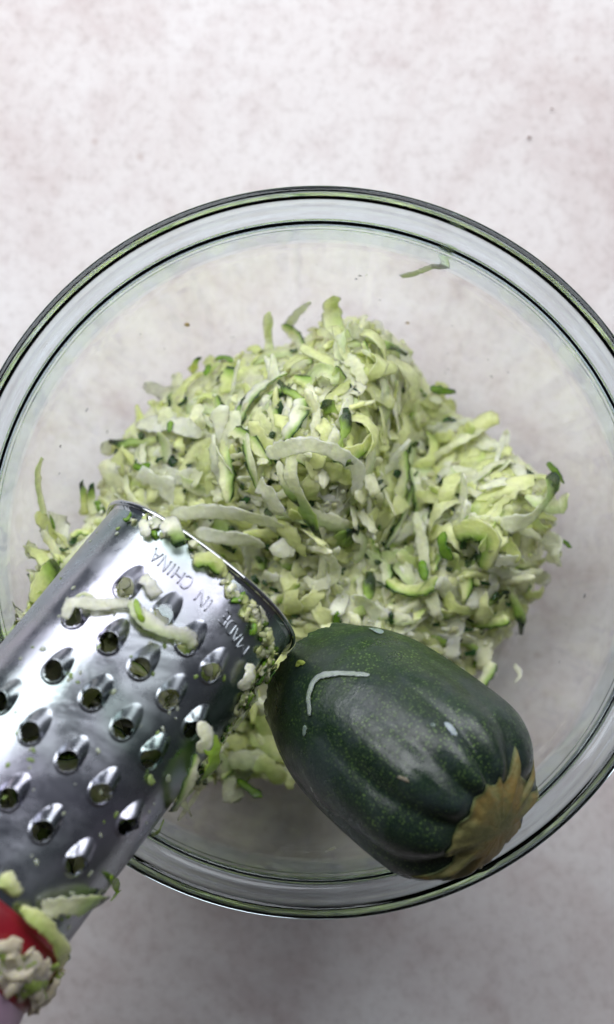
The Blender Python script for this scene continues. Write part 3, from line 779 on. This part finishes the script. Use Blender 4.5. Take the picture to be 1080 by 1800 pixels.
gf = [q for q in grid_faces(ns, nw, True, flip=False) if not (ins[q[0]] and ins[q[1]] and ins[q[2]] and ins[q[3]])]
body_me = mesh('tube', gv, gf)
part('tube', body_me, M['steel'], gr)
for ts, tw in TE:
    v = []; nf, npn = 12, 48
    rings = [(-.9, -.55), (-.55, -.15)]
    for i in range(nf+3):
        for j in range(npn):
            ph = 2*PI*j/npn; ca_, sa = math.cos(ph), math.sin(ph)
            La = TRL if ca_ > 0 else TRW
            Rb = 1/math.sqrt((ca_/La)**2+(sa/TRW)**2)
            H = .00045+.0026*sm(-.15, .75, ca_)
            if i < 3:   # rolled lip of the hole
                a = PI*(i/3.0)
                r = TR0+.00035*(1-math.sin(a)*1.0)-(.0000); h = H-.0007*(1-i/3)**1.5+.00012*math.sin(a)
                r = TR0+.00022*(1-i/3)
            else:
                f = (i-3)/(nf-1)
                r = TR0+(Rb-TR0)*f
                hh_ = .5+.5*math.cos(PI*min(1, f)) if ca_ < 0 else (1-f)**1.25*(1+.25*f)
                h = H*hh_+.00006
            v.append(gs(np.float64(ts-r*ca_), np.float64(tw+r*sa), h))
    o = part('grating_tooth', mesh('grating_tooth', v, grid_faces(nf+3, npn, True, flip=False)), M['steel'], gr)
# rolled rim at the tip
def tube_path(pts, rad, closed=False, n=10, up=None):
    pts = np.asarray(pts); m = len(pts); v = []
    for i in range(m):
        t = (pts[(i+1) % m]-pts[i-1]) if closed else (pts[min(i+1, m-1)]-pts[max(i-1, 0)])
        t = t/(np.linalg.norm(t)+1e-12); a = np.cross(t, up[i] if up is not None else [0, 0, 1.]); a /= np.linalg.norm(a)+1e-12; b = np.cross(t, a)
        for k in range(n):
            q = 2*PI*k/n; v.append(pts[i]+a*rad*math.cos(q)+b*rad*math.sin(q))
    f = []
    for i in range(m if closed else m-1):
        for k in range(n):
            i2 = (i+1) % m; f.append([i*n+k, i*n+(k+1) % n, i2*n+(k+1) % n, i2*n+k])
    if not closed: f.append(list(range(n-1, -1, -1))); f.append([(m-1)*n+k for k in range(n)])
    return v, f
wr = np.linspace(0, PER, 260, endpoint=False)
rp = gs(np.full(260, -.0022), wr, .0010); v, f = tube_path(rp, .0010, True, 10, up=np.tile(GU, (260, 1)))
part('rolled_rim', mesh('rolled_rim', v, f), M['steel2'], gr)
v = []
for s_, h_ in ((.0, .0), (-.0008, .0001), (-.0016, .0005), (-.0022, .0010)): v += list(gs(np.full(260, s_), wr, h_))
part('rim_flange', mesh('rim_flange', v, grid_faces(4, 260, True)), M['steel2'], gr)
# raised lettering pressed into the sheet
FONT = {'M': [[(0, 0), (0, 1), (.5, .35), (1, 1), (1, 0)]], 'A': [[(0, 0), (.5, 1), (1, 0)], [(.2, .38), (.8, .38)]],
        'D': [[(0, 0), (0, 1), (.5, 1), (.85, .85), (1, .5), (.85, .15), (.5, 0), (0, 0)]], 'E': [[(.9, 0), (0, 0), (0, 1), (.9, 1)], [(0, .52), (.75, .52)]],
        'I': [[(.5, 0), (.5, 1)]], 'N': [[(0, 0), (0, 1), (1, 0), (1, 1)]],
        'C': [[(1, .85), (.75, 1), (.3, 1), (.05, .75), (0, .5), (.05, .25), (.3, 0), (.75, 0), (1, .15)]], 'H': [[(0, 0), (0, 1)], [(1, 0), (1, 1)], [(0, .5), (1, .5)]]}
def letter(ch, px, py, px2, py2, hgt=.0046):
    """ch with its foot centre between two image spots running from (px,py) to (px2,py2)"""
    s0, w0 = g_inv(px, py); s1, w1 = g_inv(px2, py2)
    for st in FONT[ch]:
        pts = []; ups = []
        for k in range(len(st)-1):
            for q in range(5 if k < len(st)-2 else 6):
                x = st[k][0]+(st[k+1][0]-st[k][0])*q/5; y = st[k][1]+(st[k+1][1]-st[k][1])*q/5
                s = s0+(s1-s0)*x+y*hgt; w_ = w0+(w1-w0)*x
                pts.append(gs(np.float64(s), np.float64(w_), .00005)); ups.append(gnorm(s, w_))
        v, f = tube_path(pts, .00036, False, 8, up=np.array(ups)); yield v, f
def word(txt, a, b, name):
    n = len(txt); cells = []
    x = 0; wd = {'I': .35, 'M': 1.15}
    for ch in txt: cells.append((x, x+wd.get(ch, .8))); x += wd.get(ch, .8)+.28
    tot = x-.28; V = []; F = []
    for ch, (c0, c1) in zip(txt, cells):
        p0 = [a[k]+(b[k]-a[k])*c0/tot for k in (0, 1)]; p1 = [a[k]+(b[k]-a[k])*c1/tot for k in (0, 1)]
        for v, f in letter(ch, *p0, *p1):
            k = len(V); V += list(v); F += [[q+k for q in g] for g in f]
        o = None
    part(name, mesh(name, V, F), M['steel'], gr)
word('MADE', (440, 1136), (398, 1070), 'raised_lettering')
word('IN', (376, 1058), (356, 1036), 'raised_lettering')
word('CHINA', (342, 1020), (276, 964), 'raised_lettering')
# handle: red collar, and grip with the sky's sheen painted on in mauve
def gsec(s, k): 
    return gs(np.full(120, s), np.linspace(0, PER, 120, endpoint=False), k)
hs = [(.1290, .0003), (.1292, .0014), (.132, .0022), (.137, .0028), (.143, .0030), (.149, .0028), (.1535, .0016), (.1545, -.002)]
v = []
for s_, k in hs: v += list(gsec(s_, k))
part('collar', mesh('collar', v, grid_faces(len(hs), 120, True)), M['red'], gr)
v = []
for i in range(14):
    f = i/13; s_ = .1495+.10*f; k = .0062*math.sin(PI*min(1, f*1.6+.10))-.004*f
    if f == 1: k = -.02
    v += list(gsec(s_, k))
part('grip', mesh('grip', v, grid_faces(14, 120, True)), M['sky_sheen'], gr)

# wet scraps on the grater
G = 'g'
SG = 'wet courgette scraps clinging to the grater'
strand([(118, 1092, (G, .002)), (135, 1070, (G, .004)), (175, 1068, (G, .003)), (235, 1065, (G, .003))], .0046, .0009, 'pale strand threading from the leftmost upper grater hole', None, 3, seed=80, n=7, ends=(.8, .3), group=SG)
strand([(232, 1060, (G, .003)), (245, 1085, (G, .004)), (285, 1112, (G, .004)), (325, 1122, (G, .003)), (338, 1140, (G, .001))], .0056, .0010, 'pale strand running into the hole under the lettering', 'tinge', 3, seed=81, n=7, ends=(.4, .8), group=SG)
strand([(238, 1058, (G, .004)), (243, 1085, (G, .005)), (250, 1098, (G, .004))], .0022, .0009, 'lime green skin strip across the pale grater strand', None, (.35, .52, .06), seed=82, group=SG)
strand([(135, 1056, (G, .002)), (152, 1052, (G, .003)), (168, 1056, (G, .002))], .0016, .0010, 'small green scrap beside the leftmost upper hole', 'tinge', 1, seed=83, group=SG)
strand([(248, 1015, (G, .001)), (262, 1030, (G, .003)), (275, 1050, (G, .002))], .0052, .0008, 'white wedge below the word on the grater', None, 3, seed=84, ends=(.2, .9), group=SG)
strand([(300, 912, (G, .004)), (308, 935, (G, .006)), (318, 968, (G, .004))], .0064, .0011, 'pale green ended slab hanging over the grater rim', 'end', 3, seed=85, ends=(.9, .7), group=SG)
strand([(340, 995, (G, .002)), (362, 990, (G, .004)), (388, 1005, (G, .003))], .0060, .0010, 'green wedge under the grater rim', 'edge', 2, seed=86, ends=(.3, .8), group=SG)
strand([(252, 920, (G, .002)), (258, 935, (G, .003)), (262, 948, (G, .002))], .0040, .0010, 'small white crumb cluster at the top of the grater', None, 3, seed=87, group=SG)
strand([(348, 935, (G, .003)), (352, 950, (G, .005)), (345, 965, (G, .003))], .0030, .0008, 'small pale curl at the grater rim', None, 1, seed=88, group=SG)
strand([(432, 1165, (G, .002)), (425, 1185, (G, .0035)), (415, 1208, (G, .002))], .0048, .0018, 'white knob of pulp on the right side of grater', None, 3, seed=89, ends=(.7, .7), group=SG)
strand([(447, 1205, (G, .001)), (432, 1228, (G, .003)), (415, 1262, (G, .002)), (408, 1290, (G, .001))], .0050, .0013, 'green headed shred on the right side of grater', 'tinge', 1, seed=90, group=SG)
strand([(335, 1320, (G, .003)), (318, 1350, (G, .005)), (305, 1390, (G, .004)), (300, 1420, (G, .002))], .0060, .0012, 'long pale green shred low on the right grater side', 'edge', 1, seed=91, n=6, group=SG)
strand([(352, 1285, (G, .003)), (352, 1310, (G, .006)), (345, 1340, (G, .006)), (360, 1365, (G, .004))], .0072, .0013, 'bright lime clump under the lowest right hole', None, (.38, .58, .08), seed=92, ends=(.4, .4), group=SG)
strand([(340, 1265, (G, .003)), (348, 1290, (G, .005)), (335, 1315, (G, .004))], .0060, .0012, 'pale tongue coming out of the rightmost lower hole', None, 1, seed=93, group=SG)
strand([(372, 1310, (G, .001)), (382, 1335, (G, .001)), (372, 1360, (G, .001))], .0040, .0010, 'green scrap at the grater edge near the lime clump', 'tinge', 2, seed=94, group=SG)
strand([(340, 1395, (G, .001)), (328, 1420, (G, .002)), (322, 1440, (G, .001))], .0052, .0010, 'pale scrap with green lip at the right grater edge', 'edge', 1, seed=95, group=SG)
strand([(300, 1448, (G, .001)), (290, 1468, (G, .002)), (283, 1482, (G, .001))], .0036, .0010, 'small green drop shaped scrap below the right edge', None, (.34, .50, .10), seed=96, group=SG)
strand([(262, 1360, (G, .001)), (265, 1378, (G, .001))], .0026, .0008, 'green droplet scrap under a lower hole', None, (.42, .56, .20), seed=97, group=SG)
strand([(292, 1360, (G, .001)), (293, 1375, (G, .001))], .0022, .0007, 'pale droplet scrap beside the green droplet', None, (.45, .52, .36), seed=98, group=SG)
strand([(70, 1598, (G, .002)), (100, 1585, (G, .004)), (140, 1582, (G, .004)), (180, 1576, (G, .002))], .0078, .0014, 'large out of focus green tipped shred near the handle', 'end', 1, seed=99, n=7, ends=(.6, .4), group=SG)
strand([(30, 1592, (G, .004)), (65, 1618, (G, .006)), (92, 1660, (G, .005)), (108, 1715, (G, .003))], .0056, .0014, 'long bowed green shred across the red handle edge', 'tinge', 2, seed=100, n=7, ends=(.5, .3), group=SG)
strand([(184, 1572, (G, .003)), (192, 1552, (G, .004)), (188, 1535, (G, .002))], .0040, .0010, 'bright green scrap above the large shred', None, (.33, .55, .03), seed=101, group=SG)
strand([(0, 1540, (G, .003)), (14, 1552, (G, .004)), (30, 1572, (G, .003))], .0062, .0010, 'grey green scrap at the left frame edge by the handle', 'tinge', 4, seed=102, group=SG)
strand([(115, 1700, (G, .002)), (125, 1690, (G, .003)), (132, 1685, (G, .002))], .0040, .0010, 'dark scrap at the corner of the red handle', 'all', 1, seed=103, group=SG)
strand([(0, 1125, .0), (12, 1110, .001), (28, 1092, .002)], .0030, .0008, 'green sliver at the left frame edge above the grater', 'tinge', 2, seed=104)
# pulp smeared along the rim and the right flank, and inside the tube: joined
SV, SF, ST = [], [], []; soff = 0
rg = random.Random(5)
rimpath = catmull([(215, 905), (262, 915), (300, 935), (345, 960), (385, 1000), (420, 1045), (448, 1085), (468, 1125), (470, 1160), (455, 1190), (430, 1230), (405, 1280), (380, 1320), (345, 1380), (312, 1430)], 12)
for i in range(230):
    a = rimpath[rg.randrange(len(rimpath))]; px, py = a[0]+rg.gauss(0, 6), a[1]+rg.gauss(0, 6)
    if a[1] < 960 and rg.random() < .55: continue
    s, w_ = g_inv(px, py); nrm_ = gnorm(s, w_); p = gs(np.float64(s), np.float64(w_), rg.uniform(0, .0016))
    t = np.array([rg.gauss(0, 1), rg.gauss(0, 1), rg.gauss(0, .3)]); t -= nrm_*(t@nrm_); t /= np.linalg.norm(t); Mx = np.stack([t, np.cross(nrm_, t), nrm_], 1)
    x = rg.random(); sk = None if x < .45 else 'tinge' if x < .75 else 'all'
    v, f, t = shred_local(rg, rg.uniform(.0025, .0065), rg.uniform(.0016, .0036), rg.uniform(.0006, .0012), sk, FL[rg.randrange(6)]*rg.uniform(.7, 1), n=8)
    add_stuff(v@Mx.T+p, f, t*(1 if x < .75 else .6+rg.random()))
for i in range(90):   # loose drops over the sheet
    s, w_ = rg.uniform(.006, .13), rg.uniform(-.045, .045)
    if s < .022 and -.03 < w_ < .05: continue
    nrm_ = gnorm(s, w_); p = gs(np.float64(s), np.float64(w_), .0002)
    t = np.array([rg.gauss(0, 1), rg.gauss(0, 1), 0]); t -= nrm_*(t@nrm_); t /= np.linalg.norm(t); Mx = np.stack([t, np.cross(nrm_, t), nrm_], 1)
    k = rg.uniform(.25, .7); col = np.array((.30, .42, .12)) if rg.random() < .4 else np.array((.55, .60, .48))
    add_stuff(*blob(rg, p, .0018*k, .0011*k, .0006*k, Mx, col))
link('courgette_pulp', mesh('courgette_pulp', np.vstack(SV), SF, np.vstack(ST)), M['flesh'], label='wet green and white pulp smeared along the grater rim and right side', category='pulp', kind='stuff')
SV, SF, ST = [], [], []; soff = 0
for i in range(260):
    s, w_ = rg.uniform(.01, .13), PER/2+rg.uniform(-.05, .05)
    p = gs(np.float64(s), np.float64(w_), -.004-rg.random()*.012)
    a = rg.random()*6.3; n_2 = GN; t = GU*math.cos(a)+GV*math.sin(a); Mx = np.stack([t, np.cross(n_2, t), n_2], 1)
    (v, f, t2), sk, L = LIB[rg.randrange(90)]
    v2 = v@Mx.T+p
    d = (v2-G0); 
    if not g_in(v2[::4]).all(): continue
    add_stuff(v2, f, t2*.8)
link('pulp_inside_grater', mesh('pulp_inside_grater', np.vstack(SV), SF, np.vstack(ST)), M['flesh'], label='olive green shreds trapped inside the tube and seen through the grater holes', category='pulp', kind='stuff')
# mush on the red handle
SV, SF, ST = [], [], []; soff = 0
for i in range(52):
    f_ = rg.random(); px, py = 2+84*f_+rg.gauss(0, 8), 1682+58*f_+rg.gauss(0, 13)
    s, w_ = g_inv(px, py)
    if w_ > .060 or s < .138: continue
    nr = gnorm(s, w_); p = gs(np.float64(s), np.float64(w_), .0026+rg.random()*.0022)
    t = np.array([rg.gauss(0, 1), rg.gauss(0, 1), rg.gauss(0, .3)]); t -= nr*(t@nr); t /= np.linalg.norm(t); Mx = np.stack([t, np.cross(nr, t), nr], 1)
    v, f, t2 = shred_local(rg, rg.uniform(.008, .017), rg.uniform(.003, .006), rg.uniform(.001, .0018), None, np.array((.80, .72, .58)), n=12)
    if rg.random() < .15: t2 = t2*np.array((.45, .65, .2))
    add_stuff(v@Mx.T+p, f, t2)
link('pulp_on_handle', mesh('pulp_on_handle', np.vstack(SV), SF, np.vstack(ST)), M['flesh'], label='cream coloured mush stuck on the red grater handle', category='pulp', kind='stuff')

# ---------------------------------------------------------------- water drops on the skin and on the bowl wall
SV, SF, ST = [], [], []; soff = 0
for i in range(90):
    if i < 0:
        t_, th_ = rg.uniform(.08, .9), rg.uniform(-1.3, 1.3); p = kpt(t_, th_, .0); nr = kpt(t_, th_, .002)-p; nr /= np.linalg.norm(nr); r = rg.uniform(.0002, .0008)
    else:
        a = rg.random()*6.283; rr_ = rg.uniform(.075, .110); z = float(zfloor(rr_)); p = np.array([rr_*math.cos(a), rr_*math.sin(a), z])
        sl = float((zfloor(rr_+.001)-zfloor(rr_-.001))/.002); nr = np.array([-sl*math.cos(a), -sl*math.sin(a), 1.]); nr /= np.linalg.norm(nr); p = p+nr*.0001; r = rg.uniform(.00015, .0006)
    t = np.array([rg.gauss(0, 1), rg.gauss(0, 1), rg.gauss(0, 1)]); t -= nr*(t@nr); t /= np.linalg.norm(t)
    add_stuff(*blob(rg, p+nr*r*.15, r*rg.uniform(1, 1.7), r, r*.5, np.stack([t, np.cross(nr, t), nr], 1), np.array((1, 1, 1)), n=(6, 10)))
link('water_drops', mesh('water_drops', np.vstack(SV), SF), M['glass'], label='tiny clear water drops on the glass bowl wall', category='water drops', kind='stuff')

# ---------------------------------------------------------------- crumbs
def crumb(px, py, r, m, label, z=None):
    zz = .001
    if z is None: p = P(px, py, zz)
    else:
        zq = .02
        for _ in range(30):
            p = P(px, py, zq); zq = .5*zq+.5*(float(zfloor(math.hypot(p[0], p[1])))+.0006)
        p = P(px, py, zq)
    v, f, t = blob(R, np.zeros(3), r, r*.7, r*.5, np.eye(3), np.array((.5, .4, .2)))
    v += np.array([[R.gauss(0, r*.08) for _ in range(3)] for _ in range(len(v))])
    v[:, 2] = np.maximum(v[:, 2], -r*.4)
    o = link('crumb', mesh('crumb', v, f, t), M[m], label=label, category='crumb'); o.location = p+np.array([0, 0, r*.3])
crumb(328, 571, .0011, 'crumb', 'yellow crumb on the glass above left of the heap', z='b')
crumb(716, 568, .0008, 'crumb', 'tiny yellow green speck on glass right of the peak', z='b')
crumb(930, 242, .0008, 'brown', 'orange brown crumb on the table at upper right')
crumb(970, 192, .0006, 'brown', 'faint brown speck on the table above the orange crumb')
crumb(327, 1458, .0007, 'brown', 'reddish brown speck under glass right of the grater')
